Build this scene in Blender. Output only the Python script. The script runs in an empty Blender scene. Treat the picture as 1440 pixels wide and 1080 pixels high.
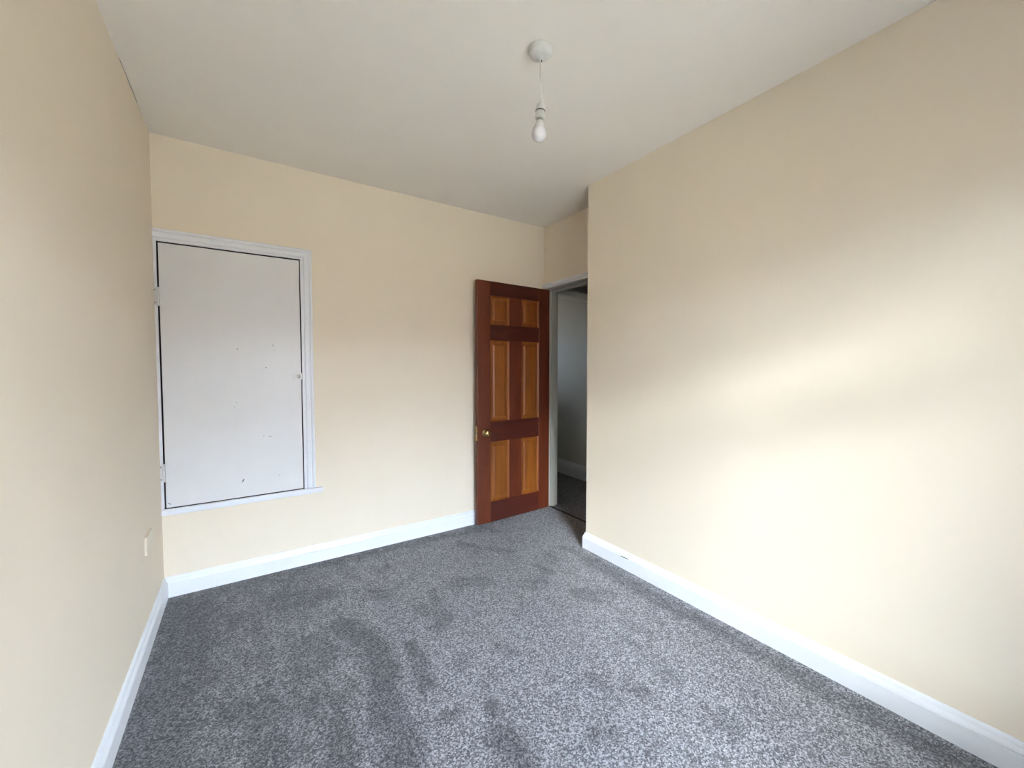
import bpy, bmesh, math, random
import numpy as np
from mathutils import Vector, Matrix

random.seed(4); rng = np.random.default_rng(4)
scn = bpy.context.scene
C = scn.collection
R = math.radians

# ------------------------------------------------------------------ camera, sky, sun, exposure
cam_d = bpy.data.cameras.new('camera')
cam_d.sensor_fit = 'HORIZONTAL'; cam_d.sensor_width = 36.0; cam_d.lens = 36.0 * 567.5 / 1440.0
cam_d.clip_start = 0.02; cam_d.clip_end = 200
cam = bpy.data.objects.new('camera', cam_d); C.objects.link(cam)
cam.location = (0, 0, 1.285); cam.rotation_euler = (R(90 - 2.22), 0, R(-33.507))
scn.camera = cam

SKY = 17.0
w = bpy.data.worlds.new('overcast_sky'); scn.world = w; w.use_nodes = True
wn = w.node_tree.nodes; wl = w.node_tree.links; wn.clear()
wo = wn.new('ShaderNodeOutputWorld'); bg = wn.new('ShaderNodeBackground')
tc = wn.new('ShaderNodeTexCoord'); sx = wn.new('ShaderNodeSeparateXYZ'); rp = wn.new('ShaderNodeValToRGB')
mr = wn.new('ShaderNodeMapRange'); mr.inputs['From Min'].default_value = -1; mr.inputs['From Max'].default_value = 1
wl.new(tc.outputs['Generated'], sx.inputs[0]); wl.new(sx.outputs['Z'], mr.inputs['Value']); wl.new(mr.outputs[0], rp.inputs[0])
e = rp.color_ramp.elements                       # ground below the horizon, overcast sky above
e[0].position = 0.0; e[0].color = (.34, .32, .28, 1)
e[1].position = 0.495; e[1].color = (.38, .36, .32, 1)
for p_, c_ in ((.505, (.64, .76, .95, 1)), (.62, (.67, .80, 1.0, 1)), (1.0, (.67, .80, 1.0, 1))):
    k = e.new(p_); k.color = c_
wl.new(rp.outputs[0], bg.inputs['Color']); bg.inputs['Strength'].default_value = SKY; wl.new(bg.outputs[0], wo.inputs[0])

sun_d = bpy.data.lights.new('hazy_sun', 'SUN'); sun_d.energy = 1.0; sun_d.angle = R(8); sun_d.color = (.86, .95, 1.0)
sun = bpy.data.objects.new('hazy_sun', sun_d); C.objects.link(sun)
sun.rotation_euler = Vector((.44, 1.0, -.37)).to_track_quat('-Z', 'Y').to_euler()
sun.location = (-2, -5, 4)

vs = scn.view_settings
scn.display_settings.display_device = 'sRGB'
vs.view_transform = 'Standard'; vs.look = 'None'; vs.gamma = 1.0; vs.use_curve_mapping = False; vs.exposure = 1.96

# ------------------------------------------------------------------ materials
def mat(name):
    m = bpy.data.materials.new(name); m.use_nodes = True
    nt = m.node_tree; b = nt.nodes['Principled BSDF']
    return m, nt, nt.nodes, nt.links, b

def coords(nt, scale=(1, 1, 1), rot=(0, 0, 0)):
    t = nt.nodes.new('ShaderNodeTexCoord'); mp = nt.nodes.new('ShaderNodeMapping')
    mp.inputs['Scale'].default_value = scale; mp.inputs['Rotation'].default_value = rot
    nt.links.new(t.outputs['Object'], mp.inputs['Vector']); return mp.outputs[0]

def noise(nt, vec, scale, detail=2, rough=.5, dist=0):
    n = nt.nodes.new('ShaderNodeTexNoise'); n.inputs['Scale'].default_value = scale
    n.inputs['Detail'].default_value = detail; n.inputs['Roughness'].default_value = rough; n.inputs['Distortion'].default_value = dist
    nt.links.new(vec, n.inputs['Vector']); return n.outputs[0]

def ramp(nt, val, stops):
    r = nt.nodes.new('ShaderNodeValToRGB'); el = r.color_ramp.elements
    el[0].position, el[0].color = stops[0][0], (*stops[0][1], 1)
    el[1].position, el[1].color = stops[-1][0], (*stops[-1][1], 1)
    for p, c in stops[1:-1]:
        k = el.new(p); k.color = (*c, 1)
    nt.links.new(val, r.inputs[0]); return r.outputs[0]

def bump(nt, b, val, strength, dist):
    n = nt.nodes.new('ShaderNodeBump'); n.inputs['Strength'].default_value = strength; n.inputs['Distance'].default_value = dist
    nt.links.new(val, n.inputs['Height']); nt.links.new(n.outputs[0], b.inputs['Normal'])

def paint(name, col, rough=.6, var=.03, bscale=220, bs=.08, bd=.001, spec=.5):
    m, nt, N, L, b = mat(name)
    v = coords(nt)
    n1 = noise(nt, v, 3.0, 3)
    lo = tuple(c * (1 - var) for c in col); hi = tuple(min(1, c * (1 + var)) for c in col)
    L.new(ramp(nt, n1, [(.3, lo), (.7, hi)]), b.inputs['Base Color'])
    b.inputs['Roughness'].default_value = rough; b.inputs['Specular IOR Level'].default_value = spec
    bump(nt, b, noise(nt, v, bscale, 2), bs, bd)
    return m

def plain(name, col, rough=.5, metal=0, spec=.5):
    m, nt, N, L, b = mat(name)
    v = coords(nt); n1 = noise(nt, v, 60, 2)
    L.new(ramp(nt, n1, [(.3, tuple(c * .96 for c in col)), (.7, tuple(min(1, c * 1.04) for c in col))]), b.inputs['Base Color'])
    b.inputs['Roughness'].default_value = rough; b.inputs['Metallic'].default_value = metal; b.inputs['Specular IOR Level'].default_value = spec
    return m

CREAM = paint('cream_wall_paint', (.82, .715, .56), .62, .012, 260, .06, .0006, .35)
CEIL = paint('white_ceiling_paint', (.89, .845, .77), .8, .012, 200, .05, .0006, .25)
TRIM = paint('white_gloss_trim', (.80, .805, .81), .32, .015, 60, .03, .0005)
LEAF = paint('aged_white_satin', (.73, .715, .685), .42, .03, 45, .05, .0006)
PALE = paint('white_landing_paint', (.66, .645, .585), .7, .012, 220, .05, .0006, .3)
PLAST = plain('white_plastic', (.66, .645, .60), .35)
SOCK = plain('socket_paint', (.80, .71, .56), .45)
JAMB_SHADE = paint('shaded_jamb_gloss', (.50, .485, .42), .35, .02, 60, .03, .0005)  # jamb gloss darkened: the doorway's shade is put into its colour
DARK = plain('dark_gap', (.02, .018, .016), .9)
SCUFF = plain('grey_scuff', (.14, .14, .15), .8)
BRASS = plain('polished_brass', (.66, .47, .20), .18, 1)
CHROME = plain('chrome', (.7, .7, .7), .15, 1)
STEEL = plain('dull_steel', (.35, .33, .30), .4, 1)
CORD = plain('white_flex', (.72, .68, .60), .5)

m, nt, N, L, b = mat('opal_bulb'); BULB = m
L.new(ramp(nt, noise(nt, coords(nt), 30), [(0, (.66, .645, .65)), (1, (.70, .685, .69))]), b.inputs['Base Color'])
b.inputs['Roughness'].default_value = .12; b.inputs['Subsurface Weight'].default_value = .0

def wood(name, dark, mid, light, horizontal, rough=.40):
    m, nt, N, L, b = mat(name)
    st = (1.2, 10, 10) if horizontal else (10, 10, 1.2)
    v = coords(nt, st)
    n1 = noise(nt, v, 1.6, 4, .6, .8)
    v2 = coords(nt, (2.5, 60, 60) if horizontal else (60, 60, 2.5))
    n2 = noise(nt, v2, 4.0, 3, .6)
    mx = N.new('ShaderNodeMix'); mx.data_type = 'FLOAT'; mx.inputs[0].default_value = .45
    L.new(n1, mx.inputs[2]); L.new(n2, mx.inputs[3])
    L.new(ramp(nt, mx.outputs[0], [(.32, dark), (.5, mid), (.68, light)]), b.inputs['Base Color'])
    b.inputs['Roughness'].default_value = rough
    bump(nt, b, n2, .12, .0006)
    return m
MAH_V = wood('mahogany_upright_grain', (.085, .016, .006), (.130, .027, .009), (.170, .040, .013), False)
MAH_H = wood('mahogany_cross_grain', (.045, .007, .004), (.072, .013, .006), (.100, .021, .009), True)
PANEL = wood('orange_brown_panel', (.17, .045, .006), (.245, .068, .008), (.31, .095, .012), False, .42)

def carpet(name):
    m, nt, N, L, b = mat(name)
    v = coords(nt)
    a = noise(nt, v, 420, 2, .7)                       # fibres
    dn_ = N.new('ShaderNodeTexNoise'); dn_.inputs['Scale'].default_value = 160; L.new(v, dn_.inputs['Vector'])
    dv_ = N.new('ShaderNodeVectorMath'); dv_.operation = 'SCALE'; dv_.inputs['Scale'].default_value = .006; L.new(dn_.outputs['Color'], dv_.inputs[0])
    ad_ = N.new('ShaderNodeVectorMath'); ad_.operation = 'ADD'; L.new(v, ad_.inputs[0]); L.new(dv_.outputs[0], ad_.inputs[1])
    v3 = N.new('ShaderNodeTexVoronoi'); v3.inputs['Scale'].default_value = 210; L.new(ad_.outputs[0], v3.inputs['Vector'])      # single tufts
    sp = N.new('ShaderNodeSeparateColor'); L.new(v3.outputs['Color'], sp.inputs[0])
    mx = N.new('ShaderNodeMix'); mx.data_type = 'FLOAT'; mx.inputs[0].default_value = .58
    L.new(a, mx.inputs[2]); L.new(sp.outputs[0], mx.inputs[3])
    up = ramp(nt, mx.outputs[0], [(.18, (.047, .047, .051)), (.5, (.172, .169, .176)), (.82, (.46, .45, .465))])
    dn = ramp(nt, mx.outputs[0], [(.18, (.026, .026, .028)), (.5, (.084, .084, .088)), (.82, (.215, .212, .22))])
    at = N.new('ShaderNodeAttribute'); at.attribute_name = 'pile'  # pile marks plus the shade painted on the left side
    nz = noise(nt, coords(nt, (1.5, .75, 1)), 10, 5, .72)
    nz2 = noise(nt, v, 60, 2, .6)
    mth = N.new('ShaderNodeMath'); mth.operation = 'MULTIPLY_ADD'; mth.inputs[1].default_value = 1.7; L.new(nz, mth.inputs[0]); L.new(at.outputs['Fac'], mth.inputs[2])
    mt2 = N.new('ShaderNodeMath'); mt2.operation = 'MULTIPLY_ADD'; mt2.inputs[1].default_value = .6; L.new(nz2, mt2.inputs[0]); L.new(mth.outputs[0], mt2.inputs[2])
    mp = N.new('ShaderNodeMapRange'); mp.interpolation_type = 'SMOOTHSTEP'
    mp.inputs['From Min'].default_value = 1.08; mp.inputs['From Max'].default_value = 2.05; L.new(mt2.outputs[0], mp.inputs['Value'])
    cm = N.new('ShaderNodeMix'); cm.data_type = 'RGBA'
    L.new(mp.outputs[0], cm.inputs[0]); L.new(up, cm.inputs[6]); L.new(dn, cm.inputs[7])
    L.new(cm.outputs[2], b.inputs['Base Color'])
    b.inputs['Roughness'].default_value = 1.0; b.inputs['Specular IOR Level'].default_value = .05
    b.inputs['Sheen Weight'].default_value = .15; b.inputs['Sheen Roughness'].default_value = .6
    bump(nt, b, mx.outputs[0], .5, .004)
    return m
CARPET = carpet('grey_twist_pile_carpet')

m, nt, N, L, b = mat('window_glass'); GLASS = m
N.remove(b); tr = N.new('ShaderNodeBsdfTransparent'); gl = N.new('ShaderNodeBsdfGlossy'); gl.inputs['Roughness'].default_value = .02
fr = N.new('ShaderNodeFresnel'); mxs = N.new('ShaderNodeMixShader')
L.new(fr.outputs[0], mxs.inputs[0]); L.new(tr.outputs[0], mxs.inputs[1]); L.new(gl.outputs[0], mxs.inputs[2])
L.new(mxs.outputs[0], N['Material Output'].inputs['Surface'])

# ------------------------------------------------------------------ helpers
def link(name, bm, material, parent=None, smooth=False):
    bmesh.ops.recalc_face_normals(bm, faces=bm.faces)
    me = bpy.data.meshes.new(name); bm.to_mesh(me); bm.free(); me.materials.append(material)
    if smooth:
        for p in me.polygons: p.use_smooth = True
    o = bpy.data.objects.new(name, me); C.objects.link(o)
    if parent: o.parent = parent
    return o

def tag(o, label, cat=None, kind=None, group=None):
    o['label'] = label
    if cat: o['category'] = cat
    if kind: o['kind'] = kind
    if group: o['group'] = group
    return o

def empty(name, loc=(0, 0, 0), rz=0):
    o = bpy.data.objects.new(name, None); o.empty_display_size = .1; C.objects.link(o)
    o.location = loc; o.rotation_euler = (0, 0, rz); return o

def box(bm, x0, x1, y0, y1, z0, z1, bev=0, seg=2):
    r = bmesh.ops.create_cube(bm, size=1)
    vs_ = r['verts']
    for v in vs_:
        v.co = Vector(((x0 + x1) / 2 + v.co.x * (x1 - x0), (y0 + y1) / 2 + v.co.y * (y1 - y0), (z0 + z1) / 2 + v.co.z * (z1 - z0)))
    if bev:
        es = list({e for v in vs_ for e in v.link_edges})
        bmesh.ops.bevel(bm, geom=es, offset=bev, segments=seg, profile=.5, affect='EDGES')

def boxo(name, dims, material, parent=None, bev=0, seg=2):
    bm = bmesh.new(); box(bm, *dims, bev=bev, seg=seg); return link(name, bm, material, parent)

def lathe(bm, prof, seg=32, M=Matrix()):
    rings = []
    for r, h in prof:
        if r < 1e-6: rings.append([bm.verts.new(M @ Vector((0, 0, h)))])
        else: rings.append([bm.verts.new(M @ Vector((r * math.cos(2 * math.pi * k / seg), r * math.sin(2 * math.pi * k / seg), h))) for k in range(seg)])
    for a, c in zip(rings, rings[1:]):
        for k in range(seg):
            k2 = (k + 1) % seg
            if len(a) == 1 and len(c) == 1: continue
            if len(a) == 1: bm.faces.new((a[0], c[k], c[k2]))
            elif len(c) == 1: bm.faces.new((a[k], a[k2], c[0]))
            else: bm.faces.new((a[k], a[k2], c[k2], c[k]))

def sweep(bm, prof, A, B, nd, td, ma=0, mb=0):
    """closed profile of (depth, height) pairs swept from A to B; ma/mb: mitre along the run per unit, (depth, height) weights"""
    A, B, nd, td = map(Vector, (A, B, nd, td)); al = (B - A).normalized()
    ma = ma if isinstance(ma, tuple) else (0, ma); mb = mb if isinstance(mb, tuple) else (0, mb)
    va = [bm.verts.new(A + nd * d + td * t + al * (ma[0] * d + ma[1] * t)) for d, t in prof]
    vb = [bm.verts.new(B + nd * d + td * t + al * (mb[0] * d + mb[1] * t)) for d, t in prof]
    n = len(prof)
    for i in range(n):
        j = (i + 1) % n; bm.faces.new((va[i], va[j], vb[j], vb[i]))
    bm.faces.new(va); bm.faces.new(list(reversed(vb)))

def slab(name, axis, p0, p1, ub, vb, holes, material):
    """wall slab between p0 and p1 on 'axis' (x or y) with rectangular holes; ub/vb are (min,max) along the wall and in z"""
    us = sorted({*ub, *[h[0] for h in holes], *[h[1] for h in holes]}); zs = sorted({*vb, *[h[2] for h in holes], *[h[3] for h in holes]})
    us = [q for q in us if ub[0] <= q <= ub[1]]; zs = [q for q in zs if vb[0] <= q <= vb[1]]
    solid = lambda i, j: 0 <= i < len(us) - 1 and 0 <= j < len(zs) - 1 and not any(h[0] <= (us[i] + us[i + 1]) / 2 <= h[1] and h[2] <= (zs[j] + zs[j + 1]) / 2 <= h[3] for h in holes)
    bm = bmesh.new(); cache = {}
    def V(p, u, z):
        k = (p, u, z)
        if k not in cache: cache[k] = bm.verts.new((p, u, z) if axis == 'x' else (u, p, z))
        return cache[k]
    for i in range(len(us) - 1):
        for j in range(len(zs) - 1):
            if not solid(i, j): continue
            a, b_, c, d = us[i], us[i + 1], zs[j], zs[j + 1]
            for p in (p0, p1): bm.faces.new((V(p, a, c), V(p, b_, c), V(p, b_, d), V(p, a, d)))
            if not solid(i - 1, j): bm.faces.new((V(p0, a, c), V(p1, a, c), V(p1, a, d), V(p0, a, d)))
            if not solid(i + 1, j): bm.faces.new((V(p0, b_, c), V(p1, b_, c), V(p1, b_, d), V(p0, b_, d)))
            if not solid(i, j - 1): bm.faces.new((V(p0, a, c), V(p1, a, c), V(p1, b_, c), V(p0, b_, c)))
            if not solid(i, j + 1): bm.faces.new((V(p0, a, d), V(p1, a, d), V(p1, b_, d), V(p0, b_, d)))
    return link(name, bm, material)

# ------------------------------------------------------------------ room dimensions (metres)
XL, XR, YB, YW, ZC = -.401, 2.014, 2.9234, -.82, 2.551
XA, XA2, YC = 2.281, 2.437, 2.082          # alcove wall, its landing side, the outer corner
XH, YH = 3.226, 4.7                        # landing far wall, landing end
WX0, WX1, WZ0, WZ1 = .24, 1.52, .42, 2.15  # window opening behind the camera

st_ = 'structure'
tag(slab('wall_left', 'x', XL - .14, XL, (YW - .25, YB + .15), (-.05, ZC + .1), [], CREAM), 'long plain cream wall on the left, with the socket low down', 'wall', st_)
tag(slab('wall_back', 'y', YB, YB + .14, (XL, XA), (-.05, ZC + .1), [(-.391, .312, .495, 1.986)], CREAM), 'cream end wall with the white cupboard hatch in it', 'wall', st_)
tag(slab('wall_right', 'x', XR, XA2, (YW - .25, YC), (-.05, ZC + .1), [], CREAM), 'large plain cream wall on the right, ending in a corner before the doorway', 'wall', st_)
tag(slab('wall_alcove', 'x', XA, XA2, (YC, YB + .14), (-.05, ZC + .1), [(2.1117, 2.9317, -.06, 2.02)], CREAM), 'narrow shaded cream wall above the open doorway', 'wall', st_)
tag(slab('wall_window', 'y', YW - .25, YW, (XL, XR), (-.05, ZC + .1), [(WX0, WX1, WZ0, WZ1)], CREAM), 'cream wall with the window, behind the viewpoint', 'wall', st_)
tag(boxo('ceiling', (XL - .14, XA2, YW - .25, YB + .14, ZC, ZC + .12), CEIL), 'flat white ceiling over the bedroom', 'ceiling', st_)

# carpeted floor: a fine grid carrying pile marks, dark wall edges and left-side shade
STROKES = [
    ([(0.376,2.131), (0.474,1.902), (0.474,1.794), (0.455,1.648), (0.416,1.486), (0.434,1.384), (0.401,1.282), (.39, 1.15)], 0.055, .72),
    ([(0.619,1.788), (0.609,1.668), (0.577,1.509)], 0.028, .72),
    ([(0.232,2.062), (0.262,1.935), (0.218,1.866)], 0.065, .55),
    ([(0.282,1.625), (0.252,1.504), (0.241,1.370), (.23, 1.22)], 0.035, .65),
    ([(0.794,1.854)], 0.028, .6),
    ([(0.755,1.288), (0.764,1.251)], 0.028, .75),
    ([(0.721,1.157), (0.737,1.105), (.72, 1.0)], 0.045, .8),
    ([(-0.054,1.797), (0.037,1.737), (0.024,1.532), (.02, 1.35)], 0.060, .65),
    ([(-0.154,2.397), (-0.069,2.419)], 0.080, .5),
    ([(0.156,2.515), (0.294,2.483)], 0.100, .5),
    ([(1.563,2.067), (1.583,1.944)], 0.03, .45),
    ([(1.433,2.440), (1.541,2.328)], 0.03, .4),
    ([(-0.27,2.75), (-0.256,2.091), (-0.272,1.798), (-.27, 1.3)], 0.110, .75),  # dark band along the left wall
    ([(0.631,1.340), (0.574,1.340)], 0.025, .6),
    ([(1.90,1.95), (1.90,1.791), (1.885,1.344), (1.92, 1.0), (1.9, .6), (1.92, .2)], 0.050, .6),  # dark band along the right wall
    ([(1.870,2.178), (1.918,2.066)], 0.035, .5),
    ([(0.147,1.718), (0.197,1.627)], 0.035, .6),
    ([(-.3, 2.85), (.3, 2.84), (1.0, 2.84), (1.6, 2.8)], .05, .5),  # dark band along the end wall
    ([(.95, 1.55), (.98, 1.48)], .03, .5), ([(1.25, 1.05), (1.3, 1.0)], .03, .5), ([(1.05, 2.15), (1.2, 2.1)], .05, .45),
]
for _ in range(46):
    fx, fy, fa = rng.uniform(-.3, 1.85), rng.uniform(.3, 2.8), rng.uniform(1.1, 2.0); ln = rng.uniform(.02, .14)
    STROKES.append(([(fx, fy), (fx + math.cos(fa) * ln, fy + math.sin(fa) * ln)], rng.uniform(.015, .045), rng.uniform(.25, .55)))
def pile_and_shade_at(x, y):
    p = np.zeros_like(x)
    for pts, wd, s in STROKES:
        d = np.full_like(x, 9.)
        if len(pts) == 1: d = np.hypot(x - pts[0][0], y - pts[0][1])
        for (ax, ay), (bx, by) in zip(pts, pts[1:]):
            t = np.clip(((x - ax) * (bx - ax) + (y - ay) * (by - ay)) / ((bx - ax) ** 2 + (by - ay) ** 2), 0, 1)
            d = np.minimum(d, np.hypot(x - ax - t * (bx - ax), y - ay - t * (by - ay)))
        p = np.maximum(p, s * np.clip(1.5 - d / (wd * 1.25), 0, 1))
    left_shade = np.clip((.62 - x + .10 * np.sin(y * 5) + .05 * np.sin(y * 13 + 1)) / .45, 0, 1) * .42   # darker left side: shade put into the colour, together with pile lay
    return np.maximum(p, left_shade) + .25 * np.minimum(p, left_shade)

def carpet_floor(name, x0, x1, y0, y1, step, marks):
    nx = int((x1 - x0) / step) + 1; ny = int((y1 - y0) / step) + 1
    gx, gy = np.meshgrid(np.linspace(x0, x1, nx), np.linspace(y0, y1, ny))
    co = np.stack([gx.ravel(), gy.ravel(), np.zeros(gx.size)], 1)
    i = np.arange(nx * ny).reshape(ny, nx)
    f = np.stack([i[:-1, :-1].ravel(), i[:-1, 1:].ravel(), i[1:, 1:].ravel(), i[1:, :-1].ravel()], 1)
    me = bpy.data.meshes.new(name); me.from_pydata(co.tolist(), [], f.tolist())
    at = me.attributes.new('pile', 'FLOAT', 'POINT')
    at.data.foreach_set('value', (pile_and_shade_at(co[:, 0], co[:, 1]) if marks else np.full(len(co), .05)).astype(np.float32))
    me.materials.append(CARPET)
    o = bpy.data.objects.new(name, me); C.objects.link(o); return o
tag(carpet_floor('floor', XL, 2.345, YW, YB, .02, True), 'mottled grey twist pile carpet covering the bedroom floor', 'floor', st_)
tag(carpet_floor('floor_landing', 2.352, XH, .6, YH, .05, False), 'dark grey carpet of the landing beyond the doorway', 'floor', st_)
tag(boxo('threshold_bar', (2.338, 2.360, 2.1367, 2.9067, -.01, .004), DARK, bev=.002), 'dark carpet bar across the doorway floor', 'threshold', st_)

# ------------------------------------------------------------------ baseboards
SK = [(0, 0), (.018, 0), (.018, .0745), (.0185, .0755), (.0175, .077), (.0145, .0772), (.0145, .0790), (.0172, .0795), (.0165, .083), (.0105, .0965), (.0075, .097), (.0075, .0995), (.0098, .100), (.0085, .106), (.004, .113), (0, .114)]
up = (0, 0, 1)
def board(name, runs, parent=None):
    bm = bmesh.new()
    for A, B, nd, ma, mb in runs: sweep(bm, SK, A, B, nd, up, ma, mb)
    return link(name, bm, TRIM, parent)
tag(board('baseboard_left', [((XL, YW, 0), (XL, YB, 0), (1, 0, 0), (1, 0), (-1, 0))]), 'white skirting along the foot of the left wall', 'baseboard', st_)
bb = empty('baseboard_back', (0, YB, 0))
tag(bb, 'white skirting of two lengths along the end wall', 'baseboard', st_)
JX = -.1656
for A, B, ma, mb in (((XL, 0, 0), (JX - .0007, 0, 0), (1, 0), 0), ((JX + .0007, 0, 0), (XA, 0, 0), 0, (-1, 0))):
    bm = bmesh.new(); sweep(bm, SK, A, B, (0, -1, 0), up, ma, mb); link('skirting_board', bm, TRIM, bb)
br = empty('baseboard_right', (XR, YC, 0)); tag(br, 'white moulded skirting along the right wall, turning the corner at the doorway', 'baseboard', st_)
bm = bmesh.new(); sweep(bm, SK, (0, YW - YC, 0), (0, 0, 0), (-1, 0, 0), up, (1, 0), (1, 0)); link('skirting_board', bm, TRIM, br)
bm = bmesh.new(); sweep(bm, SK, (0, 0, 0), (XA - XR, 0, 0), (0, 1, 0), up, (-1, 0), 0); link('skirting_board', bm, TRIM, br)
bm = bmesh.new()      # chip in the paint on the moulding
ch = [(-.0192, -.335, .0772), (-.0190, -.345, .0795), (-.0180, -.375, .0800), (-.0188, -.400, .0772), (-.0190, -.37, .0755)]
a = [bm.verts.new(p) for p in ch]; c2 = [bm.verts.new((p[0] + .002, p[1], p[2])) for p in ch]
bm.faces.new(a); bm.faces.new(list(reversed(c2)))
for i in range(5): bm.faces.new((a[i], a[(i + 1) % 5], c2[(i + 1) % 5], c2[i]))
tag(link('paint_chip', bm, DARK, br), 'dark chip knocked out of the skirting moulding')
tag(board('baseboard_window', [((XL, YW, 0), (XR, YW, 0), (0, 1, 0), (1, 0), (-1, 0))]), 'white skirting under the window', 'baseboard', st_)

# ------------------------------------------------------------------ landing beyond the doorway
tag(slab('wall_landing_far', 'x', XH, XH + .12, (.5, YH + .1), (-.05, ZC + .1), [], PALE), 'pale grey landing wall seen through the doorway', 'wall', st_)
tag(slab('wall_landing_near', 'x', XA, XA2, (YB + .14, YH + .1), (-.05, ZC + .1), [], PALE), 'landing wall behind the bedroom end wall', 'wall', st_)
tag(slab('wall_landing_end', 'y', YH, YH + .12, (XA2, XH), (-.05, ZC + .1), [(2.64, 2.96, 1.45, 1.95)], PALE), 'end wall of the landing with an added small window', 'wall', st_)
tag(slab('wall_landing_start', 'y', .5, .62, (XA2, XH), (-.05, ZC + .1), [], PALE), 'near end wall of the landing', 'wall', st_)
tag(boxo('ceiling_landing', (XA2, XH + .12, .5, YH + .1, ZC, ZC + .12), CEIL), 'ceiling over the landing', 'ceiling', st_)
bm = bmesh.new(); sweep(bm, [(d, t * 1.5) for d, t in SK], (XH, .62, 0), (XH, YH, 0), (-1, 0, 0), up)
tag(link('baseboard_landing', bm, TRIM), 'tall shaded skirting on the landing wall', 'baseboard', st_)
# sloping stair soffit that cuts the top of the landing wall, with a moulding under it
SL = (.7237 - .6208) / (2.982 - 2.598)
def soff(y): return (1 + .7237) * 1.285 + SL * (y - 2.982 * 1.285)
bm = bmesh.new()
pr = [(2.3, soff(2.3)), (4.4, soff(4.4)), (4.4, soff(4.4) + .05), (2.3, soff(2.3) + .05)]
for xs in (XH - .62, XH):
    bm.faces.new([bm.verts.new((xs, y, z)) for y, z in pr])
bm.verts.ensure_lookup_table()
for i in range(4):
    j = (i + 1) % 4; bm.faces.new((bm.verts[i], bm.verts[j], bm.verts[4 + j], bm.verts[4 + i]))
tag(link('ceiling_stair_slope', bm, PALE), 'dark sloping underside of stairs above the landing wall', 'ceiling', st_)
dv = Vector((0, 1, SL)).normalized(); tv = Vector((0, -SL, 1)).normalized()
bm = bmesh.new()
sweep(bm, [(0, 0), (.045, 0), (.045, -.012), (.02, -.03), (.02, -.045), (.012, -.065), (0, -.07)], Vector((XH, 2.3, soff(2.3))), Vector((XH, 4.4, soff(4.4))), (-1, 0, 0), tv)
tag(link('trim_1', bm, PALE), 'sloping moulding along the top of the landing wall', 'moulding', st_)

# ------------------------------------------------------------------ outside: unseen street, and a terrace added to cut off low sky
BRICK = paint('weathered_brick', (.34, .24, .18), .9, .12, 14, .2, .01)
SLATE = paint('roof_slate', (.12, .125, .14), .7, .1, 9, .2, .01)
PAVE = paint('street_paving', (.27, .24, .19), .9, .1, 6, .1, .01)
tag(boxo('ground', (-40, 40, -40, -1.75, -3.0, -2.8), PAVE), 'street paving below the bedroom window', 'ground', st_)
tr_ = empty('sky_blocking_terrace', (0, -28, -2.8)); tag(tr_, 'added unseen brick terrace across the street, blocking low sky', 'building', st_)
boxo('house_wall', (-40, 40, -7, 0, 0, 5.6), BRICK, tr_)
bm = bmesh.new(); sweep(bm, [(-.4, 5.45), (-.4, 5.6), (3.5, 8.4), (7.4, 5.6), (7.4, 5.45)], (-40.3, 0, 0), (40.3, 0, 0), (0, -1, 0), up); link('roof', bm, SLATE, tr_)
for k in range(-5, 6): boxo('chimney', (k * 7 - .5, k * 7 + .5, -3.9, -3.1, 8.0, 9.4), BRICK, tr_)

# ------------------------------------------------------------------ windows
def make_window(name, x0, x1, z0, z1, y, depth, transom, mull, label, sillin):
    """casement window, frame set in the wall between y and y+depth; sill board towards the room (sillin = +1/-1 direction)"""
    wobj = empty(name, ((x0 + x1) / 2, y, z0)); tag(wobj, label, 'window', st_)
    hw = (x1 - x0) / 2; h = z1 - z0; fw = .055
    bm = bmesh.new()
    box(bm, -hw, -hw + fw, 0, depth, 0, h, .004); box(bm, hw - fw, hw, 0, depth, 0, h, .004)
    box(bm, -hw, hw, 0, depth, 0, fw, .004); box(bm, -hw, hw, 0, depth, h - fw, h, .004)
    link('frame', bm, TRIM, wobj)
    zt = h
    if transom:
        zt = transom - z0
        boxo('transom', (-hw + fw, hw - fw, 0, depth, zt - .035, zt + .035), TRIM, wobj, .004)
    xs = [-hw + fw, hw - fw]
    if mull:
        boxo('mullion', (-.03, .03, 0, depth, fw, h - fw), TRIM, wobj, .004); xs = [-hw + fw, -.03, .03, hw - fw]
    zr = [(fw, zt - .035), (zt + .035, h - fw)] if transom else [(fw, h - fw)]
    for a, c in zip(xs[0::2], xs[1::2]):
        for q, r in zr:
            bm = bmesh.new(); g = .035
            for d in ((a, a + g, q, r), (c - g, c, q, r), (a, c, q, q + g), (a, c, r - g, r)): box(bm, d[0], d[1], depth * .25, depth * .75, d[2], d[3], .003)
            s = link('sash', bm, TRIM, wobj)
            boxo('pane', (a + g, c - g, depth * .48, depth * .52, q + g, r - g), GLASS, s)
    if sillin:
        y0, y1 = sorted((depth * (sillin < 0) * 0 + (depth if sillin > 0 else 0), (depth if sillin > 0 else 0) + sillin * .2))
        boxo('sill', (-hw - .04, hw + .04, y0, y1, -.004, .024), TRIM, wobj, .006)
make_window('window_1', WX0, WX1, WZ0, WZ1, YW - .22, .07, 1.72, True, 'white casement window with top lights, behind the viewpoint', 1)
make_window('added_window', 2.64, 2.96, 1.45, 1.95, YH + .03, .06, None, False, 'unseen small window added to light the landing', 0)  # unseen opening, added to bring daylight onto the landing

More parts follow.
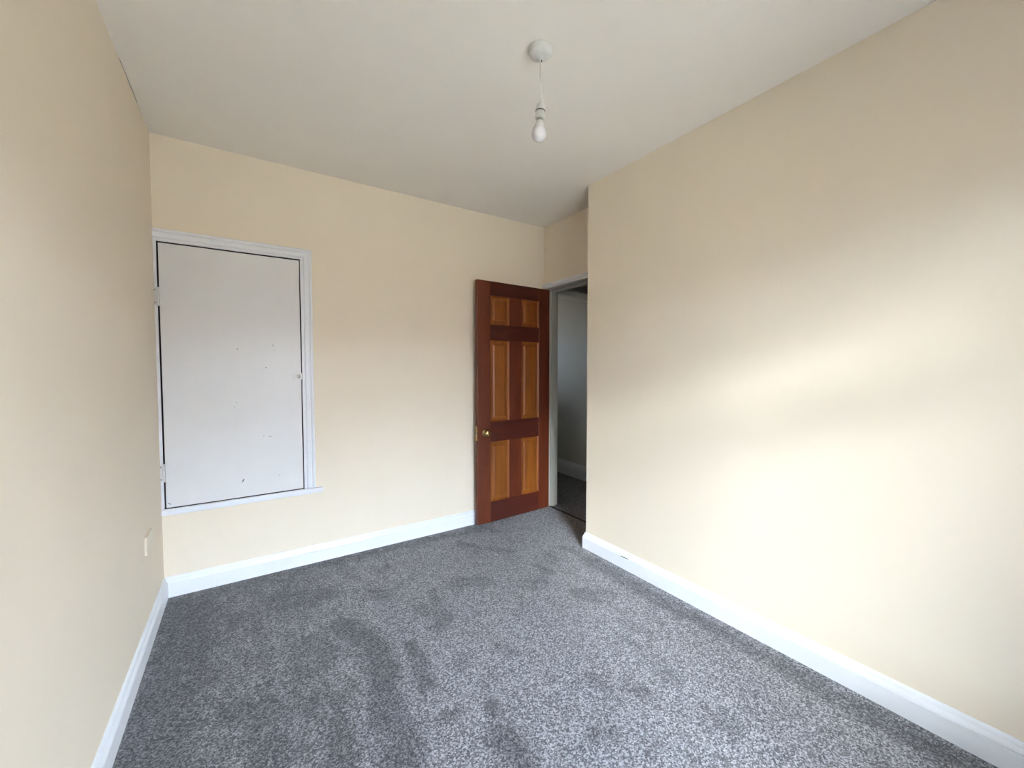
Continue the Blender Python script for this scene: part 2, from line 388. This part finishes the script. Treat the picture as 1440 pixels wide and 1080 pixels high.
# ------------------------------------------------------------------ doorway lining and architrave
dl = empty('trim_2', (XA, 2.9067, 0)); tag(dl, 'white painted lining and architrave around the open doorway', 'door frame', st_)
def dbox(name, x0, x1, y0, y1, z0, z1, bev=.002): return boxo(name, (x0 - XA, x1 - XA, y0 - 2.9067, y1 - 2.9067, z0, z1), JAMB_SHADE, dl, bev)
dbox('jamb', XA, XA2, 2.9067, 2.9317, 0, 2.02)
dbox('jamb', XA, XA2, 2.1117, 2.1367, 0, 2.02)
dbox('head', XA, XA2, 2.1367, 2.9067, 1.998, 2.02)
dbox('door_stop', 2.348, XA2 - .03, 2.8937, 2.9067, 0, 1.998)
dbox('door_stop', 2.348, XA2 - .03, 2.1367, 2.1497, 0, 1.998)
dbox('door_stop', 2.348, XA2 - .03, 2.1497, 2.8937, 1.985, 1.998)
AR = [(0, 0), (.010, 0), (.012, .003), (.012, .012), (.009, .015), (.014, .017), (.017, .024), (.017, .036), (.013, .041), (.013, .044), (.019, .047), (.020, .055), (.016, .060), (0, .060)]
bm = bmesh.new(); sweep(bm, [(d, t * .68) for d, t in AR], (0, YB - 2.9067, 2.002), (0, 2.104 - 2.9067, 2.002), (-1, 0, 0), up, 0, 1)
link('architrave', bm, TRIM, dl)
bm = bmesh.new(); sweep(bm, [(d, t * .3) for d, t in AR], (0, 2.1280 - 2.9067, .114), (0, 2.1280 - 2.9067, 2.002), (-1, 0, 0), (0, -1, 0))
link('architrave', bm, TRIM, dl)

# ------------------------------------------------------------------ six-panel door, standing open
DW, DT, Z0, Z1 = .758, .035, .014, 1.990
dr = empty('door_1', (1.5475, 2.8345, 0), R(2.618)); tag(dr, 'open six panel door in dark mahogany with lighter orange brown panels', 'door', st_)
bz = .003
XS = [0, .123, .312, .442, .637, DW]; ZS = [Z0, .183, .681, .847, 1.514, 1.641, 1.876, Z1]
boxo('stile', (XS[0], XS[1], 0, DT, Z0, Z1), MAH_V, dr, bz)
boxo('stile', (XS[4], XS[5], 0, DT, Z0, Z1), MAH_V, dr, bz)
for q, r in ((ZS[0], ZS[1]), (ZS[2], ZS[3]), (ZS[4], ZS[5]), (ZS[6], ZS[7])):
    boxo('rail', (XS[1], XS[4], .0004, DT - .0004, q, r), MAH_H, dr, .001)
def raised_panel(x0, x1, z0, z1):
    bm = bmesh.new()
    # moulded edge, sunk field, raised centre, both faces
    rings = [(0, .003), (.010, .010), (.012, .0125), (.030, .0125), (.033, .0105), (.044, .006)]
    for side in (0, 1):
        prev = None
        for off, dep in rings:
            y = dep if side == 0 else DT - dep
            cur = [bm.verts.new(p) for p in ((x0 + off, y, z0 + off), (x1 - off, y, z0 + off), (x1 - off, y, z1 - off), (x0 + off, y, z1 - off))]
            if prev:
                for i in range(4): bm.faces.new((prev[i], prev[(i + 1) % 4], cur[(i + 1) % 4], cur[i]))
            prev = cur
        bm.faces.new(prev)
    return link('panel', bm, PANEL, dr)
for q, r in ((ZS[1], ZS[2]), (ZS[3], ZS[4]), (ZS[5], ZS[6])):
    boxo('muntin', (XS[2], XS[3], .0006, DT - .0006, q, r), MAH_V, dr, .001)
    raised_panel(XS[1], XS[2], q, r); raised_panel(XS[3], XS[4], q, r)
KM = Matrix.Translation((.066, 0, .762)) @ Matrix.Rotation(R(90), 4, 'X')      # lathe axis towards the room
bm = bmesh.new(); lathe(bm, [(0, 0), (.027, 0), (.029, .003), (.026, .007), (.013, .010), (.010, .014), (.0095, .026), (.014, .030), (.0235, .036), (.0265, .045), (.024, .054), (.015, .060), (0, .062)], 32, KM)
tag(link('knob', bm, BRASS, dr, True), 'round polished brass knob')
pl = boxo('latch_plate', (-.0012, .001, .006, .029, .70, .82), BRASS, dr, .0004)
boxo('latch_bolt', (-.009, .001, .012, .023, .752, .772), STEEL, pl, .001)
for hz in (.25, 1.05, 1.78):
    bm = bmesh.new(); lathe(bm, [(0, -.04), (.0045, -.04), (.0045, .04), (0, .04)], 12, Matrix.Translation((DW + .002, DT - .004, hz)))
    box(bm, DW - .0008, DW + .0012, .004, DT - .003, hz - .04, hz + .04)
    link('hinge', bm, STEEL, dr)

# ------------------------------------------------------------------ cupboard hatch in the end wall
cz0, cz1, cx0, cx1 = .5037, 1.9720, -.381, .3035
ca = empty('door_2', ((cx0 + cx1) / 2, YB, cz0)); tag(ca, 'flat white painted cupboard hatch with scuffs and a tiny catch', 'cupboard door', st_)
ox, oy, oz = ca.location
def cb(name, x0, x1, y0, y1, z0, z1, material, bev=0, parent=ca): return boxo(name, (x0 - ox, x1 - ox, y0 - oy, y1 - oy, z0 - oz, z1 - oz), material, parent, bev)
leaf = cb('leaf', cx0, cx1, YB - .001, YB + .018, cz0, cz1, LEAF, .002)
tag(leaf, 'flush white painted hatch board')
lx = cx1 - .012; kz = (1 - .0391) * 1.285
plate = cb('catch_plate', lx - .032, lx + .0165, YB - .008, YB - .0005, kz - .022, kz + .022, LEAF, .0015)
bm = bmesh.new(); lathe(bm, [(0, 0), (.006, 0), (.0055, .006), (.0095, .010), (.0112, .016), (.0085, .022), (0, .0240)], 20, Matrix.Translation((lx - .006 - ox, -.008, kz - oz)) @ Matrix.Rotation(R(90), 4, 'X'))
link('catch_knob', bm, CHROME, plate, True)
for hz in ((1.3498 + 1.2597) / 2 * 1.285, (.5947 + .5015) / 2 * 1.285):
    bm = bmesh.new()
    box(bm, XL + .001 - ox, cx0 - .010 - ox, -.0145, -.009, hz - .05 - oz, hz + .05 - oz, .0015)
    box(bm, cx0 - .001 - ox, cx0 + .012 - ox, -.0045, -.0005, hz - .05 - oz, hz + .05 - oz, .001)
    box(bm, cx0 - .0115 - ox, cx0 + .003 - ox, -.0105, -.0040, hz - .05 - oz, hz + .05 - oz)
    for q0, q1 in ((-.05, -.018), (-.016, .016), (.018, .05)):
        lathe(bm, [(0, q0), (.0065, q0), (.0065, q1), (0, q1)], 12, Matrix.Translation((cx0 - .004 - ox, -.014, hz - oz)))
    hg = tag(link('hinge', bm, LEAF, ca), 'small overpainted butt hinge')
    bm = bmesh.new()
    for q in (-.035, .035): lathe(bm, [(0, 0), (.0032, 0), (.0028, .001), (0, .001)], 10, Matrix.Translation((cx0 - .0165 - ox, -.0145, hz + q - oz)) @ Matrix.Rotation(R(90), 4, 'X'))
    link('screw', bm, SCUFF, hg)
for (px, pz, sw, sh, rot) in ((-.022, .603, .0045, .017, -30), (-.033, 1.400, .0028, .008, 10), (.110, 1.289, .004, .0045, 0), (-.044, 1.080, .0045, .003, 20), (.170, .610, .003, .003, 0), (.151, 1.427, .009, .002, -50),
                              (.155, 1.395, .006, .002, -50), (.125, .862, .011, .002, 10), (.090, .867, .004, .002, 0), (-.055, 1.055, .003, .002, 0), (-.368, .527, .010, .003, -40)):
    bm = bmesh.new(); pts = [(math.cos(t) * sw * .8 * random.uniform(.7, 1.2), math.sin(t) * sh * .8 * random.uniform(.7, 1.2)) for t in [k * math.pi / 4 for k in range(8)]]
    cr, sr = math.cos(R(rot)), math.sin(R(rot)); v1 = []; v2 = []
    for x, z in pts:
        X, Z = px + x * cr + z * -sr - ox, pz + x * sr + z * cr - oz
        v1.append(bm.verts.new((X, -.0014, Z))); v2.append(bm.verts.new((X, -.0005, Z)))
    bm.faces.new(v1); bm.faces.new(list(reversed(v2)))
    for i in range(8): bm.faces.new((v1[i], v1[(i + 1) % 8], v2[(i + 1) % 8], v2[i]))
    link('scuff_mark', bm, SCUFF, leaf)
# lining and cupboard back, coloured near black as the shade in the gaps
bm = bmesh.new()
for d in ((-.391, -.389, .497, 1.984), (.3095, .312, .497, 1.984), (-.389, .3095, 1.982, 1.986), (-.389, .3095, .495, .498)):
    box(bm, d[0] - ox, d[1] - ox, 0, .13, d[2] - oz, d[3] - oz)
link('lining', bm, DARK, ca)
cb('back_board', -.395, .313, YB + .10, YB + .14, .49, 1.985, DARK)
fr_ = empty('trim_3', ((cx0 + cx1) / 2, YB, cz0)); tag(fr_, 'white stepped architrave and sill framing the cupboard hatch', 'architrave', st_)
bm = bmesh.new(); sweep(bm, [(d, t * 1.1) for d, t in AR], (.3085 - ox, 0, .503 - oz), (.3085 - ox, 0, 1.9785 - oz), (0, -1, 0), (1, 0, 0), 0, 1); link('architrave', bm, TRIM, fr_)
bm = bmesh.new(); sweep(bm, [(d, t * 1.1) for d, t in AR], (XL - ox, 0, 1.9785 - oz), (.3085 - ox, 0, 1.9785 - oz), (0, -1, 0), up, 0, 1); link('architrave', bm, TRIM, fr_)
cb('edge_strip', XL, -.388, YB - .010, YB, .503, 1.9785, TRIM, .0015, fr_)
cb('sill', XL, .4188, YB - .024, YB, .466, .4995, TRIM, .004, fr_)

# ------------------------------------------------------------------ pendant light
lp = empty('pendant_light', (1.0035, 1.3117, ZC)); tag(lp, 'bare white bulb hanging on a short flex from a round ceiling rose', 'ceiling light')
bm = bmesh.new(); lathe(bm, [(0, 0), (.043, 0), (.046, -.002), (.0465, -.012), (.044, -.016), (.0445, -.018), (.041, -.026), (.030, -.034), (.014, -.0385), (.0075, -.040), (.006, -.046), (.004, -.048), (0, -.048)], 40)
rose = link('ceiling_rose', bm, PLAST, lp, True)
bm = bmesh.new(); lathe(bm, [(0, 0), (.004, 0), (.004, .004), (0, .004)], 12, Matrix.Translation((.004, 0, -.0495))); link('cord_grip', bm, DARK, rose)
lean = Vector((.006, -.005, 0))
def tube(bm, pts, r, seg=10):
    rings = []
    for k, p in enumerate(pts):
        d = (Vector(pts[min(k + 1, len(pts) - 1)]) - Vector(pts[max(k - 1, 0)])).normalized(); q = d.to_track_quat('Z', 'Y')
        rings.append([bm.verts.new(Vector(p) + q @ Vector((r * math.cos(2 * math.pi * i / seg), r * math.sin(2 * math.pi * i / seg), 0))) for i in range(seg)])
    for a_, c_ in zip(rings, rings[1:]):
        for i in range(seg): bm.faces.new((a_[i], a_[(i + 1) % seg], c_[(i + 1) % seg], c_[i]))
    bm.faces.new(rings[0]); bm.faces.new(list(reversed(rings[-1])))
zt = -.209
bm = bmesh.new(); tube(bm, [(0, 0, -.046), (.001, 0, -.09), (.001, -.001, -.15), (.002, -.001, zt + .004)], .0032); link('cord', bm, CORD, lp, True)
HM = Matrix.Translation((.002, -.001, zt)) @ Matrix.Rotation(R(3), 4, 'X') @ Matrix.Rotation(R(2), 4, 'Y') @ Matrix.Diagonal((1, 1, .885, 1))
bm = bmesh.new(); lathe(bm, [(0, .004), (.006, .004), (.008, 0), (.010, -.006), (.0155, -.012), (.0170, -.018), (.0175, -.032), (.0182, -.033), (.0185, -.036), (.0165, -.037), (.0165, -.0385), (.0175, -.039), (.0172, -.064), (.0185, -.066), (.0185, -.070), (.015, -.071), (0, -.071)], 32, HM)
hold = link('lamp_holder', bm, PLAST, lp, True)
bm = bmesh.new(); lathe(bm, [(.0165, -.0362), (.0190, -.0364), (.0190, -.0386), (.0165, -.0388)], 32, HM); link('holder_ring', bm, DARK, hold, True)
bm = bmesh.new(); lathe(bm, [(0, -.070), (.0118, -.070), (.0118, -.082), (0, -.082)], 24, HM); link('bulb_cap', bm, STEEL, lp, True)
bm = bmesh.new(); lathe(bm, [(0, -.080), (.0120, -.080), (.0128, -.083), (.0150, -.092), (.0185, -.101), (.0212, -.107)], 32, HM); nk = link('bulb_neck', bm, PLAST, lp, True)
prof = [(.0212, -.107), (.0222, -.109), (.0250, -.116), (.0272, -.124), (.0284, -.132)] + [(.0286 * math.sin(R(a_)), -.1405 + .0300 * math.cos(R(a_))) for a_ in (82, 95, 108, 121, 134, 147, 160, 170)] + [(0, -.1706)]
bm = bmesh.new(); lathe(bm, prof, 36, HM); tag(link('bulb', bm, BULB, lp, True), 'unlit opal white bulb')

bm = bmesh.new(); tube(bm, [(XL + .001, 2.30, ZC - .002), (XL + .0025, 2.38, ZC - .004), (XL + .001, 2.47, ZC - .001), (XL + .002, 2.55, ZC - .003), (XL + .001, 2.63, ZC - .001)], .0007, 6)
tag(link('crack', bm, SCUFF, bpy.data.objects['wall_left']), 'thin dark crack where the wall meets the ceiling')

# ------------------------------------------------------------------ double socket on the left wall
so = empty('wall_socket', (XL, 2.52, .465)); tag(so, 'cream overpainted wall socket plate low on the left wall near the corner', 'socket')
boxo('face_plate', (0, .0095, -.073, .073, -.043, .043), SOCK, so, .003)
for sy in (-.060, .060):
    bm = bmesh.new(); lathe(bm, [(0, 0), (.0045, 0), (.004, .0008), (0, .0008)], 14, Matrix.Translation((.0094, sy, 0)) @ Matrix.Rotation(R(90), 4, 'Y')); link('screw_cap', bm, SOCK, so)
